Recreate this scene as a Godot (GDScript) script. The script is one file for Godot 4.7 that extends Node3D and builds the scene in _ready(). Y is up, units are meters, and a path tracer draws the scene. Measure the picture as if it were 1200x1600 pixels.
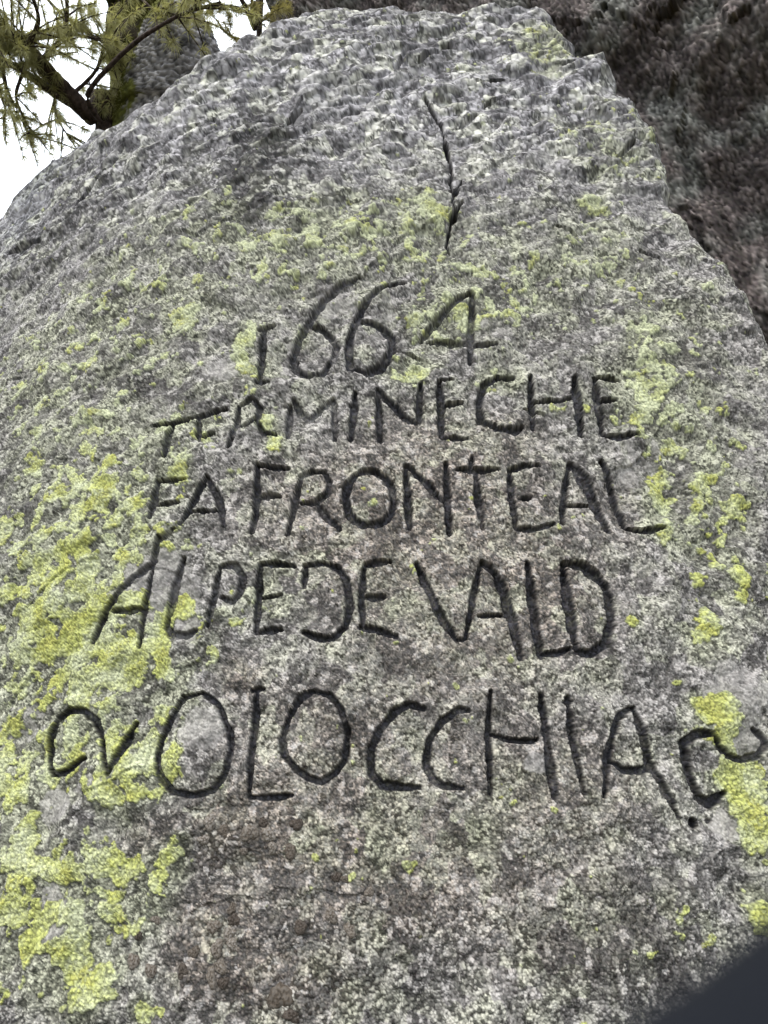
extends Node3D
# A tall lichen-covered boulder with a carved inscription, seen from its foot under an overcast sky.
# The carved face has a frame of its own: u to the right, v up along the face, w out of the rock, in metres.

const LEAN := 0.2094395
var face_at := Vector3(0.0, 1.771, -1.0867)
var ex := Vector3.RIGHT
var ey := Vector3(0.0, cos(LEAN), -sin(LEAN))
var en := Vector3(0.0, sin(LEAN), cos(LEAN))

# ---------------------------------------------------------------- helpers
var used := {}
func numbered(called: String) -> String:
	var n: int = used.get(called, 0)
	used[called] = n + 1
	return called if n == 0 else "%s_%03d" % [called, n]

func thing(called: String, label: String, category: String, at := Vector3.ZERO, group := "") -> Node3D:
	var o := Node3D.new()
	o.name = numbered(called)
	add_child(o, true)
	o.position = at
	o.set_meta("label", label)
	o.set_meta("category", category)
	if group != "":
		o.set_meta("group", group)
	return o

func part(called: String, mesh: Mesh, mat: Material, parent: Node3D, label := "", kind := "") -> MeshInstance3D:
	var o := MeshInstance3D.new()
	o.name = called
	o.mesh = mesh
	o.material_override = mat
	parent.add_child(o, true)
	if label != "":
		o.set_meta("label", label)
	if kind != "":
		o.set_meta("kind", kind)
	return o

func noise(s: int, freq: float, octaves := 3, type := FastNoiseLite.TYPE_SIMPLEX_SMOOTH) -> FastNoiseLite:
	var n := FastNoiseLite.new()
	n.seed = s
	n.frequency = freq
	n.noise_type = type
	n.fractal_type = FastNoiseLite.FRACTAL_FBM if octaves > 1 else FastNoiseLite.FRACTAL_NONE
	n.fractal_octaves = octaves
	return n

func cells(s: int, freq: float, ret: int) -> FastNoiseLite:
	var n := noise(s, freq, 1, FastNoiseLite.TYPE_CELLULAR)
	n.cellular_return_type = ret
	n.cellular_jitter = 1.0
	return n

func rough(c: Color, r: float, vertex := false) -> StandardMaterial3D:
	var m := StandardMaterial3D.new()
	m.albedo_color = c.linear_to_srgb()
	m.roughness = r
	m.metallic_specular = 0.3
	if vertex:
		m.vertex_color_use_as_albedo = true
	return m

func array_mesh(v: PackedVector3Array, n: PackedVector3Array, c: PackedColorArray, idx: PackedInt32Array) -> ArrayMesh:
	var a := []
	a.resize(Mesh.ARRAY_MAX)
	a[Mesh.ARRAY_VERTEX] = v
	a[Mesh.ARRAY_NORMAL] = n
	if c.size() > 0:
		a[Mesh.ARRAY_COLOR] = c
	a[Mesh.ARRAY_INDEX] = idx
	var m := ArrayMesh.new()
	m.add_surface_from_arrays(Mesh.PRIMITIVE_TRIANGLES, a)
	return m

# the vertices that a set of triangles uses, as a mesh of its own
func sub_mesh(v: PackedVector3Array, n: PackedVector3Array, c: PackedColorArray, idx: PackedInt32Array) -> ArrayMesh:
	var map := {}
	var v2 := PackedVector3Array()
	var n2 := PackedVector3Array()
	var c2 := PackedColorArray()
	var i2 := PackedInt32Array()
	for k in idx:
		if not map.has(k):
			map[k] = v2.size()
			v2.append(v[k])
			n2.append(n[k])
			c2.append(c[k])
		i2.append(map[k])
	return array_mesh(v2, n2, c2, i2)

# a tapered, slightly knotty tube along points
func tube(st: SurfaceTool, pts: PackedVector3Array, r0: float, r1: float, sides := 8, knots := 0.0, seed_ := 1) -> void:
	var rng := RandomNumberGenerator.new()
	rng.seed = seed_
	var n := pts.size()
	var rings := []
	var ref := Vector3(0.31, 0.2, 0.93)
	for i in n:
		var d := (pts[mini(i + 1, n - 1)] - pts[maxi(i - 1, 0)]).normalized()
		var a := d.cross(ref).normalized()
		var b := d.cross(a)
		var r := lerpf(r0, r1, float(i) / (n - 1)) * (1.0 + knots * rng.randf_range(-1.0, 1.0))
		var ring := []
		for k in sides:
			var t := TAU * k / sides
			ring.append(pts[i] + (a * cos(t) + b * sin(t)) * r * (1.0 + knots * rng.randf_range(-0.5, 0.5)))
		rings.append(ring)
	for i in n - 1:
		for k in sides:
			var k2 := (k + 1) % sides
			for p in [rings[i][k], rings[i + 1][k], rings[i][k2], rings[i][k2], rings[i + 1][k], rings[i + 1][k2]]:
				st.add_vertex(p)
	for k in range(1, sides - 1):
		for p in [rings[n - 1][0], rings[n - 1][k + 1], rings[n - 1][k], rings[0][0], rings[0][k], rings[0][k + 1]]:
			st.add_vertex(p)

func smooth_line(ctrl: PackedVector3Array, per := 6) -> PackedVector3Array:
	var c := Curve3D.new()
	var n := ctrl.size()
	for i in n:
		var t := (ctrl[mini(i + 1, n - 1)] - ctrl[maxi(i - 1, 0)]) / 6.0
		c.add_point(ctrl[i], -t, t)
	var o := PackedVector3Array()
	for i in (n - 1) * per + 1:
		o.append(c.samplef(float(i) / per))
	return o

func sst(x: float, a: float, b: float) -> float:
	var t := clampf((x - a) / (b - a), 0.0, 1.0)
	return t * t * (3.0 - 2.0 * t)

# ---------------------------------------------------------------- the boulder's face: what grows and what is cut where
const GU := -1.45
const GV := -0.95
const CELL := 0.008
const GW := 320
const GH := 350
var growth := PackedFloat32Array()   # yellow-green map lichen
var dark := PackedFloat32Array()     # black crust
var bare := PackedFloat32Array()     # bare, brownish granite
var crust := PackedFloat32Array()    # smooth pale grey crust

# every blob: u, v, half-width, half-height, strength
func spread(into: PackedFloat32Array, blobs: Array) -> PackedFloat32Array:
	into.resize(GW * GH)
	for b in blobs:
		var i0 := maxi(int((b[0] - 2.4 * b[2] - GU) / CELL), 0)
		var i1 := mini(int((b[0] + 2.4 * b[2] - GU) / CELL) + 1, GW - 1)
		var j0 := maxi(int((b[1] - 2.4 * b[3] - GV) / CELL), 0)
		var j1 := mini(int((b[1] + 2.4 * b[3] - GV) / CELL) + 1, GH - 1)
		for j in range(j0, j1 + 1):
			for i in range(i0, i1 + 1):
				var x: float = (GU + i * CELL - b[0]) / b[2]
				var y: float = (GV + j * CELL - b[1]) / b[3]
				var q := x * x + y * y
				var val: float = b[4] * exp(-0.9 * q * q)
				var k := j * GW + i
				into[k] = maxf(into[k], val) + 0.35 * minf(into[k], val)
	return into

func at_grid(g: PackedFloat32Array, u: float, v: float) -> float:
	var x := clampf((u - GU) / CELL, 0.0, GW - 1.001)
	var y := clampf((v - GV) / CELL, 0.0, GH - 1.001)
	var i := int(x)
	var j := int(y)
	var fx := x - i
	var fy := y - j
	var k := j * GW + i
	return lerpf(lerpf(g[k], g[k + 1], fx), lerpf(g[k + GW], g[k + GW + 1], fx), fy)

# signed distance to the boulder's outline, on a coarse grid
const EU := -2.6
const EV := -2.4
const ECELL := 0.02
const EW := 230
const EH := 250
var edge := PackedFloat32Array()

func fill_edge(poly: PackedVector2Array) -> void:
	edge.resize(EW * EH)
	var n := poly.size()
	for j in EH:
		for i in EW:
			var p := Vector2(EU + i * ECELL, EV + j * ECELL)
			var best := 9.0
			for k in n:
				best = minf(best, Geometry2D.get_closest_point_to_segment(p, poly[k], poly[(k + 1) % n]).distance_squared_to(p))
			best = sqrt(best)
			edge[j * EW + i] = best if Geometry2D.is_point_in_polygon(p, poly) else -best

func at_edge(u: float, v: float) -> float:
	var x := clampf((u - EU) / ECELL, 0.0, EW - 1.001)
	var y := clampf((v - EV) / ECELL, 0.0, EH - 1.001)
	var i := int(x)
	var j := int(y)
	var fx := x - i
	var fy := y - j
	var k := j * EW + i
	return lerpf(lerpf(edge[k], edge[k + 1], fx), lerpf(edge[k + EW], edge[k + EW + 1], fx), fy)

# the mesh's rows and columns: finest on the carved part, wide apart towards the sides, the back and the foot
const COLS := 940
const ROWS := 1230
var fan := PackedFloat32Array()
var row_v := PackedFloat32Array()
var row_h := PackedFloat32Array()

func lay_grid() -> void:
	for i in COLS:
		if i < 60:
			fan.append(-1.04 - 1.6 * pow((60.0 - i) / 60.0, 1.7))
		elif i >= COLS - 60:
			fan.append(1.04 + 1.6 * pow((i - COLS + 61.0) / 60.0, 1.7))
		else:
			fan.append(-1.04 + 2.08 * (i - 60.0) / (COLS - 121.0))
	for j in ROWS:
		var t := 0.0
		if j < 130:
			row_v.append(row(-0.03) - 1.25 * pow((130.0 - j) / 130.0, 1.35))
		elif j >= ROWS - 30:
			row_v.append(row(1.05) + 0.5 * pow((j - ROWS + 31.0) / 30.0, 1.6))
		else:
			row_v.append(row(-0.03 + 1.08 * (j - 130.0) / (ROWS - 161.0)))
		row_h.append(0.525 + 0.35 * (clampf(row_v[j], -0.75, 1.5) + 0.7))

func row(t: float) -> float:
	return (-0.705 + 1.41 * t) / (1.0 - 0.563 * t)

# what is cut into the face: for every vertex the distance to the nearest stroke in half-widths, its depth, whose it is
var cut_q := PackedFloat32Array()
var cut_d := PackedFloat32Array()
var cut_id := PackedByteArray()

func stroke(id: int, depth: float, width: float, pts: Array) -> void:
	var hw := width * 0.5
	var last := maxi(pts.size() / 2 - 2, 0)
	var taper := 0.4 if last == 0 else 0.7
	for s in maxi(pts.size() / 2 - 1, 1):
		var a := Vector2(pts[2 * s], pts[2 * s + 1])
		var b := Vector2(pts[2 * s + 2], pts[2 * s + 3])
		var lo := a.min(b) - Vector2.ONE * width * 1.1
		var hi := a.max(b) + Vector2.ONE * width * 1.1
		var j0 := row_v.bsearch(lo.y)
		var j1 := mini(row_v.bsearch(hi.y), ROWS - 1)
		for j in range(j0, j1 + 1):
			var i0 := fan.bsearch(lo.x / row_h[j])
			var i1 := mini(fan.bsearch(hi.x / row_h[j]), COLS - 1)
			for i in range(i0, i1 + 1):
				var p := Vector2(fan[i] * row_h[j], row_v[j])
				var on := Geometry2D.get_closest_point_to_segment(p, a, b)
				var q := on.distance_to(p) / hw
				var run := on.distance_to(a) / maxf(a.distance_to(b), 0.001)
				if s == 0:
					q /= lerpf(0.62, 1.0, sst(run, 0.0, taper))
				if s == last:
					q /= lerpf(0.62, 1.0, sst(1.0 - run, 0.0, taper))
				var k := j * COLS + i
				if q < cut_q[k]:
					cut_q[k] = q
					cut_d[k] = depth
					cut_id[k] = id

var n_big: FastNoiseLite
var n_mid: FastNoiseLite
var n_ledge: FastNoiseLite
var n_fine: FastNoiseLite
var n_edge: FastNoiseLite
var n_patch: FastNoiseLite
var n_lich: FastNoiseLite
var n_lich2: FastNoiseLite
var n_hue: FastNoiseLite
var n_grain: FastNoiseLite
var c_gap: FastNoiseLite
var c_val: FastNoiseLite
var d_gap: FastNoiseLite
var d_val: FastNoiseLite
var e_gap: FastNoiseLite
var e_val: FastNoiseLite
var f_val: FastNoiseLite
var t_val: FastNoiseLite
var lines: Array = []

func boulder_row(j: int) -> void:
	var vs := PackedVector3Array()
	var cs := PackedColorArray()
	var kinds := PackedByteArray()
	vs.resize(COLS)
	cs.resize(COLS)
	kinds.resize(COLS)
	var v := row_v[j]
	var h := row_h[j]
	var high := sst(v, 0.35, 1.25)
	for i in COLS:
		var u := clampf(fan[i] * h, -2.1, 2.1)
		var k := j * COLS + i
		# form
		var a := maxf(0.0, -0.22 - u)
		var b := maxf(0.0, v - 1.2)
		var w := -0.42 * a * a - 0.12 * b * b
		var lumpy := 0.35 + 0.65 * high
		var led := n_ledge.get_noise_2d(u * 0.55 + v * 0.75, (v - u * 0.45) * 1.7)
		var wide := 1.0 - 0.4 * high
		var fine := n_fine.get_noise_2d(u * wide, v * wide)
		w += 0.02 * n_big.get_noise_2d(u, v)
		w += 0.024 * lumpy * (absf(led) - 0.25)
		w += 0.011 * n_mid.get_noise_2d(u, v)
		var fx := u * 0.75 + v * 0.66 + 0.03 * n_mid.get_noise_2d(u + 5.0, v)
		var fy := (v * 0.75 - u * 0.66) * 1.9 + 0.03 * n_mid.get_noise_2d(u, v + 5.0)
		w += (0.007 - 0.0025 * high) * lumpy * f_val.get_noise_2d(fx, fy)
		w += (0.0032 - 0.0018 * high) * fine
		var d := at_edge(u, v)
		var pull := 1.0
		if d < 0.3:
			d += 0.016 * n_edge.get_noise_2d(u, v)
			var r := 0.05 + 0.09 * sst(-u, 0.15, 0.8)
			d += 0.5 * r
			if d < r:
				if d > 0.0:
					var t := 1.0 - d / r
					w -= r * (1.0 - sqrt(1.0 - t * t * 0.98))
				else:
					# the flanks: straight back, then inwards to the closed back
					w = maxf(w - r * 0.86 + 2.6 * d, -1.35 + 0.1 * fine)
					var reach := Vector2(u + 0.1, v + 0.1).length()
					pull = maxf((reach + 0.93 * d + 0.55 * minf(d + 0.5, 0.0)) / reach, 0.05)
		# grains of the crust, small low down and coarser up the rock
		var patch := n_patch.get_noise_3d(u, v, w)
		var gap := 1.0
		var val := 0.0
		var wu := u + 0.0022 * fine
		var size := high + 0.55 * patch + 0.15 * fine
		var dome := 0.0013
		if size > 0.86:
			gap += e_gap.get_noise_3d(wu, v, w)
			val = e_val.get_noise_3d(wu, v, w)
			dome = 0.0009
		elif size > 0.30:
			dome = 0.0011
			gap += d_gap.get_noise_3d(wu, v, w)
			val = d_val.get_noise_3d(wu, v, w)
		else:
			gap += c_gap.get_noise_3d(wu, v, w)
			val = c_val.get_noise_3d(wu, v, w)
		var grain := n_grain.get_noise_3d(u * wide, v * wide, w * wide)
		var thallus := t_val.get_noise_2d(u + 0.012 * patch + 0.004 * fine, v + 0.012 * n_mid.get_noise_2d(v * 3.0, u * 3.0))
		var z_l := at_grid(growth, u, v)
		var z_d := at_grid(dark, u, v)
		var z_b := at_grid(bare, u, v)
		var z_g := at_grid(crust, u, v)
		var crack := sst(gap, 0.03, 0.30)
		var smoothed := sst(z_g + 0.5 * patch + 0.1 * grain, 0.40, 0.46) * (1.0 - 0.6 * high)
		# cuts
		var q := cut_q[k]
		var cut := 0.0
		var film := 0.0
		if q < 2.0:
			q = q / (1.04 + 0.3 * n_patch.get_noise_2d(u + 3.0, v) + 0.22 * n_mid.get_noise_2d(u * 1.6, v * 1.6 + 4.0)) + 0.17 * fine + 0.05 * grain + 0.09 * val
			cut = 1.0 - sst(q, 0.5, 1.0)
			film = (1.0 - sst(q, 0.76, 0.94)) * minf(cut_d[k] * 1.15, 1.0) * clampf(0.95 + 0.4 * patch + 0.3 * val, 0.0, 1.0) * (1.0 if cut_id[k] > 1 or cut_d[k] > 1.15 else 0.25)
			w -= 0.0155 * cut_d[k] * cut * (1.0 + 0.45 * fine + 0.25 * patch)
		# lichen
		var lich := z_l * 1.0 + 0.85 * n_lich.get_noise_3d(u, v, w) + 0.30 * grain * high - 0.50 * (n_lich2.get_noise_3d(u + 0.003 * grain, v, w) + 0.62) - 0.50 + 0.12 * high * val - 0.3 * cut - 0.25 * smoothed * (1.0 - z_l)
		var grown := sst(lich, -0.01, 0.03 + 0.05 * high)
		w += 0.0017 * grown + dome * (crack - 0.6) * (1.0 - 0.75 * smoothed) + 0.0008 * (1.0 - 0.5 * high) * grain + 0.0006 * val
		# colour: what the rock and its crusts are made of
		var busy := lerpf(0.5, 1.12, sst(t_val.get_noise_2d(u * 0.45 + 0.02 * patch + 9.0, v * 0.45 + 0.015 * fine) + 0.8 * patch, -0.7, 0.5))
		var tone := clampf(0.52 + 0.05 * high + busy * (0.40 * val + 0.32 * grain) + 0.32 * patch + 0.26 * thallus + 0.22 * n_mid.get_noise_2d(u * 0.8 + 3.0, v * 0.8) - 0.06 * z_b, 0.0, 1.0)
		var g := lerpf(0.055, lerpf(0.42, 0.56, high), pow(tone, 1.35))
		if size <= 0.30:
			var crystal := d_val.get_noise_3d(wu + 7.0, v, w)
			if crystal > 0.62:
				g = lerpf(g, 0.46, 0.55)
			elif crystal < -0.8:
				g = lerpf(g, 0.05, 0.5)
		g *= 1.0 - 0.85 * sst(0.95 * z_d + 0.35 * patch + 0.8 * val + 0.3 * grain + 0.15 * thallus, 0.55, 0.66)
		g = lerpf(g, 0.235 + 0.09 * grain + 0.06 * patch, 0.55 * smoothed)
		g *= lerpf(0.46 + 0.54 * crack, 1.0, 0.4 * smoothed)
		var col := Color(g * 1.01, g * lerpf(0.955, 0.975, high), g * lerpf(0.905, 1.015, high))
		var warm := clampf(z_b * (0.75 + 0.7 * val + 0.5 * patch), 0.0, 1.0) * (1.0 - smoothed)
		col = col.lerp(Color(g * 1.02, g * 0.87, g * 0.74), warm)
		col = col.lerp(Color(g * 0.98, g * 1.0, g * 0.72), clampf(0.12 + z_l * 1.2 + 0.4 * patch + 0.35 * thallus, 0.0, 0.85) * (1.0 - 0.7 * smoothed))
		if grown > 0.0:
			var hue := n_hue.get_noise_2d(u, v) + 0.3 * val
			var pale := clampf(0.38 + 0.5 * sst(v, -0.2, 0.4) - 0.8 * hue + 0.3 * thallus, 0.0, 1.0)
			var y := Color(0.325, 0.345, 0.105).lerp(Color(0.37, 0.39, 0.25), pale)
			y = y.lerp(Color(0.31, 0.29, 0.06), clampf(hue * 1.5 - 0.6, 0.0, 0.4))
			var areole := sst(d_gap.get_noise_3d(wu * 1.5, v * 1.5, w * 1.5) + 1.0, 0.02, 0.26)
			var s := lerpf(0.42 + 0.58 * areole, 0.40 + 0.60 * crack, high) * (0.97 + lerpf(0.14, 0.3, high) * val + 0.42 * grain + 0.25 * patch)
			w += 0.0009 * areole * grown
			col = col.lerp(Color(y.r * s, y.g * s, y.b * s), grown * lerpf(0.92, 0.6, high))
		var rim := sst(lich, -0.085, -0.04) * (1.0 - sst(lich, -0.02, 0.02)) * (1.0 - 0.7 * high) * sst(z_l, 0.05, 0.3)
		col = col.lerp(Color(0.045, 0.045, 0.042), 0.6 * rim)
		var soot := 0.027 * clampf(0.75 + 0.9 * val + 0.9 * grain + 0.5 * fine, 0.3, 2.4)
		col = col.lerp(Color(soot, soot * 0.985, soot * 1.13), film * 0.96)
		vs[i] = ex * ((u + 0.1) * pull - 0.1) + ey * ((v + 0.1) * pull - 0.1) + en * w
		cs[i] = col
		kinds[i] = cut_id[k] if (cut_id[k] > 1 and q < 0.95) else (1 if lich > 0.03 else 0)
	lines[j] = [vs, cs, kinds]

func slope_row(j: int) -> void:
	var ns := PackedVector3Array()
	ns.resize(COLS)
	var me: PackedVector3Array = lines[j][0]
	var dn: PackedVector3Array = lines[maxi(j - 1, 0)][0]
	var up: PackedVector3Array = lines[mini(j + 1, ROWS - 1)][0]
	for i in COLS:
		ns[i] = (me[mini(i + 1, COLS - 1)] - me[maxi(i - 1, 0)]).cross(up[i] - dn[i]).normalized()
	slopes[j] = ns
var slopes: Array = []

var names: Array = ["", ""]

func make_boulder() -> void:
	var root := thing("inscribed_boulder", "huge grey boulder with yellow-green lichen and a five-line inscription carved in its face", "boulder", face_at)
	n_big = noise(11, 1.6, 2)
	n_mid = noise(12, 9.0, 2)
	n_ledge = noise(13, 5.0, 3)
	n_fine = noise(14, 42.0, 3)
	n_edge = noise(15, 9.0, 3)
	n_patch = noise(16, 24.0, 3)
	n_lich = noise(17, 19.0, 4)
	n_lich2 = cells(18, 62.0, FastNoiseLite.RETURN_DISTANCE)
	n_hue = noise(19, 14.0, 2)
	n_grain = noise(20, 210.0, 2)
	c_gap = cells(21, 230.0, FastNoiseLite.RETURN_DISTANCE2_SUB)
	c_val = cells(21, 230.0, FastNoiseLite.RETURN_CELL_VALUE)
	d_gap = cells(22, 100.0, FastNoiseLite.RETURN_DISTANCE2_SUB)
	d_val = cells(22, 100.0, FastNoiseLite.RETURN_CELL_VALUE)
	e_gap = cells(24, 54.0, FastNoiseLite.RETURN_DISTANCE2_SUB)
	e_val = cells(24, 54.0, FastNoiseLite.RETURN_CELL_VALUE)
	f_val = cells(25, 6.5, FastNoiseLite.RETURN_CELL_VALUE)
	t_val = cells(23, 26.0, FastNoiseLite.RETURN_CELL_VALUE)
	growth = spread(growth, growth_blobs())
	dark = spread(dark, dark_blobs())
	bare = spread(bare, bare_blobs())
	crust = spread(crust, crust_blobs())
	fill_edge(outline())
	lay_grid()
	cut_q.resize(COLS * ROWS)
	cut_q.fill(9.0)
	cut_d.resize(COLS * ROWS)
	cut_id.resize(COLS * ROWS)
	inscription()
	lines.resize(ROWS)
	slopes.resize(ROWS)
	WorkerThreadPool.wait_for_group_task_completion(WorkerThreadPool.add_group_task(boulder_row, ROWS))
	WorkerThreadPool.wait_for_group_task_completion(WorkerThreadPool.add_group_task(slope_row, ROWS))
	var v := PackedVector3Array()
	var n := PackedVector3Array()
	var c := PackedColorArray()
	var kinds := PackedByteArray()
	for j in ROWS:
		v.append_array(lines[j][0])
		c.append_array(lines[j][1])
		kinds.append_array(lines[j][2])
		n.append_array(slopes[j])
	var rock_idx := PackedInt32Array()
	var lich_idx := PackedInt32Array()
	var letter_idx := {}
	for j in ROWS - 1:
		for i in COLS - 1:
			var k := j * COLS + i
			var k2 := k + COLS
			var most := maxi(maxi(kinds[k], kinds[k + 1]), maxi(kinds[k2], kinds[k2 + 1]))
			if most > 1:
				if not letter_idx.has(most):
					letter_idx[most] = PackedInt32Array()
				letter_idx[most].append_array(PackedInt32Array([k, k2, k + 1, k + 1, k2, k2 + 1]))
				continue
			var into := lich_idx if most == 1 and kinds[k] + kinds[k + 1] + kinds[k2] + kinds[k2 + 1] > 2 else rock_idx
			into.append(k)
			into.append(k2)
			into.append(k + 1)
			into.append(k + 1)
			into.append(k2)
			into.append(k2 + 1)
	# the back, closed by a blunt cap
	var rim := []
	for i in COLS:
		rim.append(i)
	for j in range(1, ROWS):
		rim.append(j * COLS + COLS - 1)
	for i in range(COLS - 2, -1, -1):
		rim.append((ROWS - 1) * COLS + i)
	for j in range(ROWS - 2, 0, -1):
		rim.append(j * COLS)
	v.append(Vector3(0.0, 0.2, 0.0) - en * 1.9)
	n.append(-en)
	c.append(Color(0.15, 0.15, 0.14))
	for i in rim.size():
		rock_idx.append(rim[i])
		rock_idx.append(rim[(i + 1) % rim.size()])
		rock_idx.append(v.size() - 1)
	var stone := rough(Color.WHITE, 0.93, true)
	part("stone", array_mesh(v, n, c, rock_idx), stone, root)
	part("map_lichen", sub_mesh(v, n, c, lich_idx), rough(Color.WHITE, 0.97, true), root, "yellow-green crusty lichen spread over the boulder", "stuff")
	for id in letter_idx:
		part(names[id][0], sub_mesh(v, n, c, letter_idx[id]), stone, root, names[id][1])
	rock_tripe(root)

# brown leafy lichens that sit on the lower face
func rock_tripe(root: Node3D) -> void:
	var rng := RandomNumberGenerator.new()
	rng.seed = 5
	var shapes := []
	for s in 5:
		var st := SurfaceTool.new()
		st.begin(Mesh.PRIMITIVE_TRIANGLES)
		var rings := []
		for r in 5:
			var ring := []
			for k in 16:
				var t := TAU * k / 16
				var wave := 1.0 + 0.20 * sin(t * 2.0 + s) + 0.13 * sin(t * 3.0 + 2.0 * s) + 0.08 * sin(t * 7.0 + s)
				var rad: float = [0.0, 0.35, 0.72, 0.98, 1.0][r] * wave
				var z: float = [0.42, 0.40, 0.30, 0.05, -0.4][r] + (0.10 * sin(t * 4.0 + s * 1.7) if r in [1, 2] else 0.0)
				ring.append(Vector3(cos(t) * rad, sin(t) * rad, z))
			rings.append(ring)
		st.set_smooth_group(0)
		for r in 4:
			for k in 16:
				var k2 := (k + 1) % 16
				for p in [rings[r][k], rings[r][k2], rings[r + 1][k], rings[r][k2], rings[r + 1][k2], rings[r + 1][k]]:
					st.add_vertex(p)
		st.generate_normals()
		shapes.append(st.commit())
	var mats := []
	for c in [Color(0.085, 0.074, 0.063), Color(0.13, 0.117, 0.103), Color(0.06, 0.051, 0.044), Color(0.17, 0.157, 0.142)]:
		var m := rough(c, 0.85)
		var nt := NoiseTexture2D.new()
		nt.width = 128
		nt.height = 128
		nt.seamless = true
		nt.noise = noise(31, 0.05, 3)
		var ramp := Gradient.new()
		ramp.set_color(0, Color(0.35, 0.33, 0.3))
		ramp.set_color(1, Color(1.5, 1.45, 1.4))
		nt.color_ramp = ramp
		m.albedo_texture = nt
		m.uv1_triplanar = true
		m.uv1_scale = Vector3.ONE * 0.35
		m.heightmap_enabled = true
		m.heightmap_texture = nt
		m.heightmap_scale = 0.15
		mats.append(m)
	for t in tripe_spots():
		var at := surface_point(t[0], t[1])
		var o := part("rock_tripe", shapes[rng.randi() % 5], mats[rng.randi() % 4], root)
		var z: Vector3 = (at[1] * 0.6 + en + ex * rng.randf_range(-0.35, 0.35) + ey * rng.randf_range(-0.35, 0.35)).normalized()
		var x := ey.cross(z).normalized().rotated(z, rng.randf() * TAU)
		var r: float = t[2]
		o.transform = Transform3D(Basis(x * r * rng.randf_range(0.6, 1.0), z.cross(x) * r, z * r * 0.8), at[0] + z * 0.0008)

func surface_point(u: float, v: float) -> Array:
	var j := row_v.bsearch(v)
	var i := fan.bsearch(u / row_h[j])
	return [lines[j][0][i], slopes[j][i]]

# ---------------------------------------------------------------- the rocks behind
func make_cliff() -> void:
	var o: Vector3 = Vector3(0.6461, 3.181, -1.4749)
	var x: Vector3 = Vector3(0.8426, 0, 0.5385)
	var y: Vector3 = Vector3(-0.1472, 0.9619, 0.2303)
	var z: Vector3 = Vector3(-0.518, -0.2734, 0.8105)
	var root := thing("dark_cliff", "dark brown overhanging rock wall rising behind the boulder at the upper right", "rock wall", o)
	var cw := 560
	var ch := 500
	var us := PackedFloat32Array()
	var vs := PackedFloat32Array()
	for i in cw:
		us.append(-1.27 + 2.9 * i / (cw - 1.0))
	for j in ch:
		vs.append(-4.0 + 2.8 * j / 110.0 if j < 110 else (-1.2 + 2.3 * (j - 110.0) / (ch - 150.0) if j < ch - 40 else 1.1 + 1.6 * (j - ch + 40.0) / 39.0))
	var big := noise(41, 1.7, 3)
	var streak := noise(42, 9.0, 4)
	var grit := noise(43, 90.0, 3)
	var patch := noise(44, 5.0, 3)
	var planes := cells(46, 3.2, FastNoiseLite.RETURN_CELL_VALUE)
	var cv := cells(45, 75.0, FastNoiseLite.RETURN_CELL_VALUE)
	var cg := cells(45, 75.0, FastNoiseLite.RETURN_DISTANCE2_SUB)
	var p := PackedVector3Array()
	var c := PackedColorArray()
	for j in ch:
		for i in cw:
			var u := us[i]
			var v := vs[j]
			var g0 := patch.get_noise_2d(u * 2.0, v * 2.0)
			var s := streak.get_noise_2d(u * 1.4 + v * 0.3, v * 0.6)
			var w := 0.10 * big.get_noise_2d(u, v) + 0.018 * s + 0.022 * planes.get_noise_2d(u + 0.04 * g0, v * 0.7 + u * 0.5 + 0.04 * s)
			var g := grit.get_noise_3d(u * 1.2, v * 0.7, w)
			var k := cv.get_noise_3d(u * 1.25, v * 0.8, w)
			var gap := sst(cg.get_noise_3d(u * 1.25, v * 0.8, w) + 1.0, 0.05, 0.4)
			var pt := patch.get_noise_2d(u, v)
			w += 0.005 * g + 0.004 * gap + 0.003 * k
			var e := minf(minf(u - us[0], us[cw - 1] - u), minf(v - vs[0], vs[ch - 1] - v))
			if e < 0.1:
				w -= 6.0 * (0.1 - e)
			p.append(x * u + y * v + z * w)
			var tone := clampf(0.40 + 0.26 * k + 0.45 * g + 0.34 * pt + 0.2 * s, 0.0, 1.0)
			var lum := lerpf(0.04, 0.31, tone * tone) * (0.5 + 0.5 * gap)
			var col := Color(lum * 1.15, lum * 0.97, lum * 0.92)
			col = col.lerp(Color(lum * 1.0, lum * 1.03, lum * 0.93), clampf(0.1 + 1.5 * pt, 0.0, 0.8))
			c.append(col)
	var n := PackedVector3Array()
	var idx := PackedInt32Array()
	for j in ch:
		for i in cw:
			var k := j * cw + i
			n.append((p[j * cw + mini(i + 1, cw - 1)] - p[j * cw + maxi(i - 1, 0)]).cross(p[mini(j + 1, ch - 1) * cw + i] - p[maxi(j - 1, 0) * cw + i]).normalized())
			if i < cw - 1 and j < ch - 1:
				idx.append_array(PackedInt32Array([k, k + cw, k + 1, k + 1, k + cw, k + cw + 1]))
	part("stone", array_mesh(p, n, c, idx), rough(Color.WHITE, 0.95, true), root)

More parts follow.
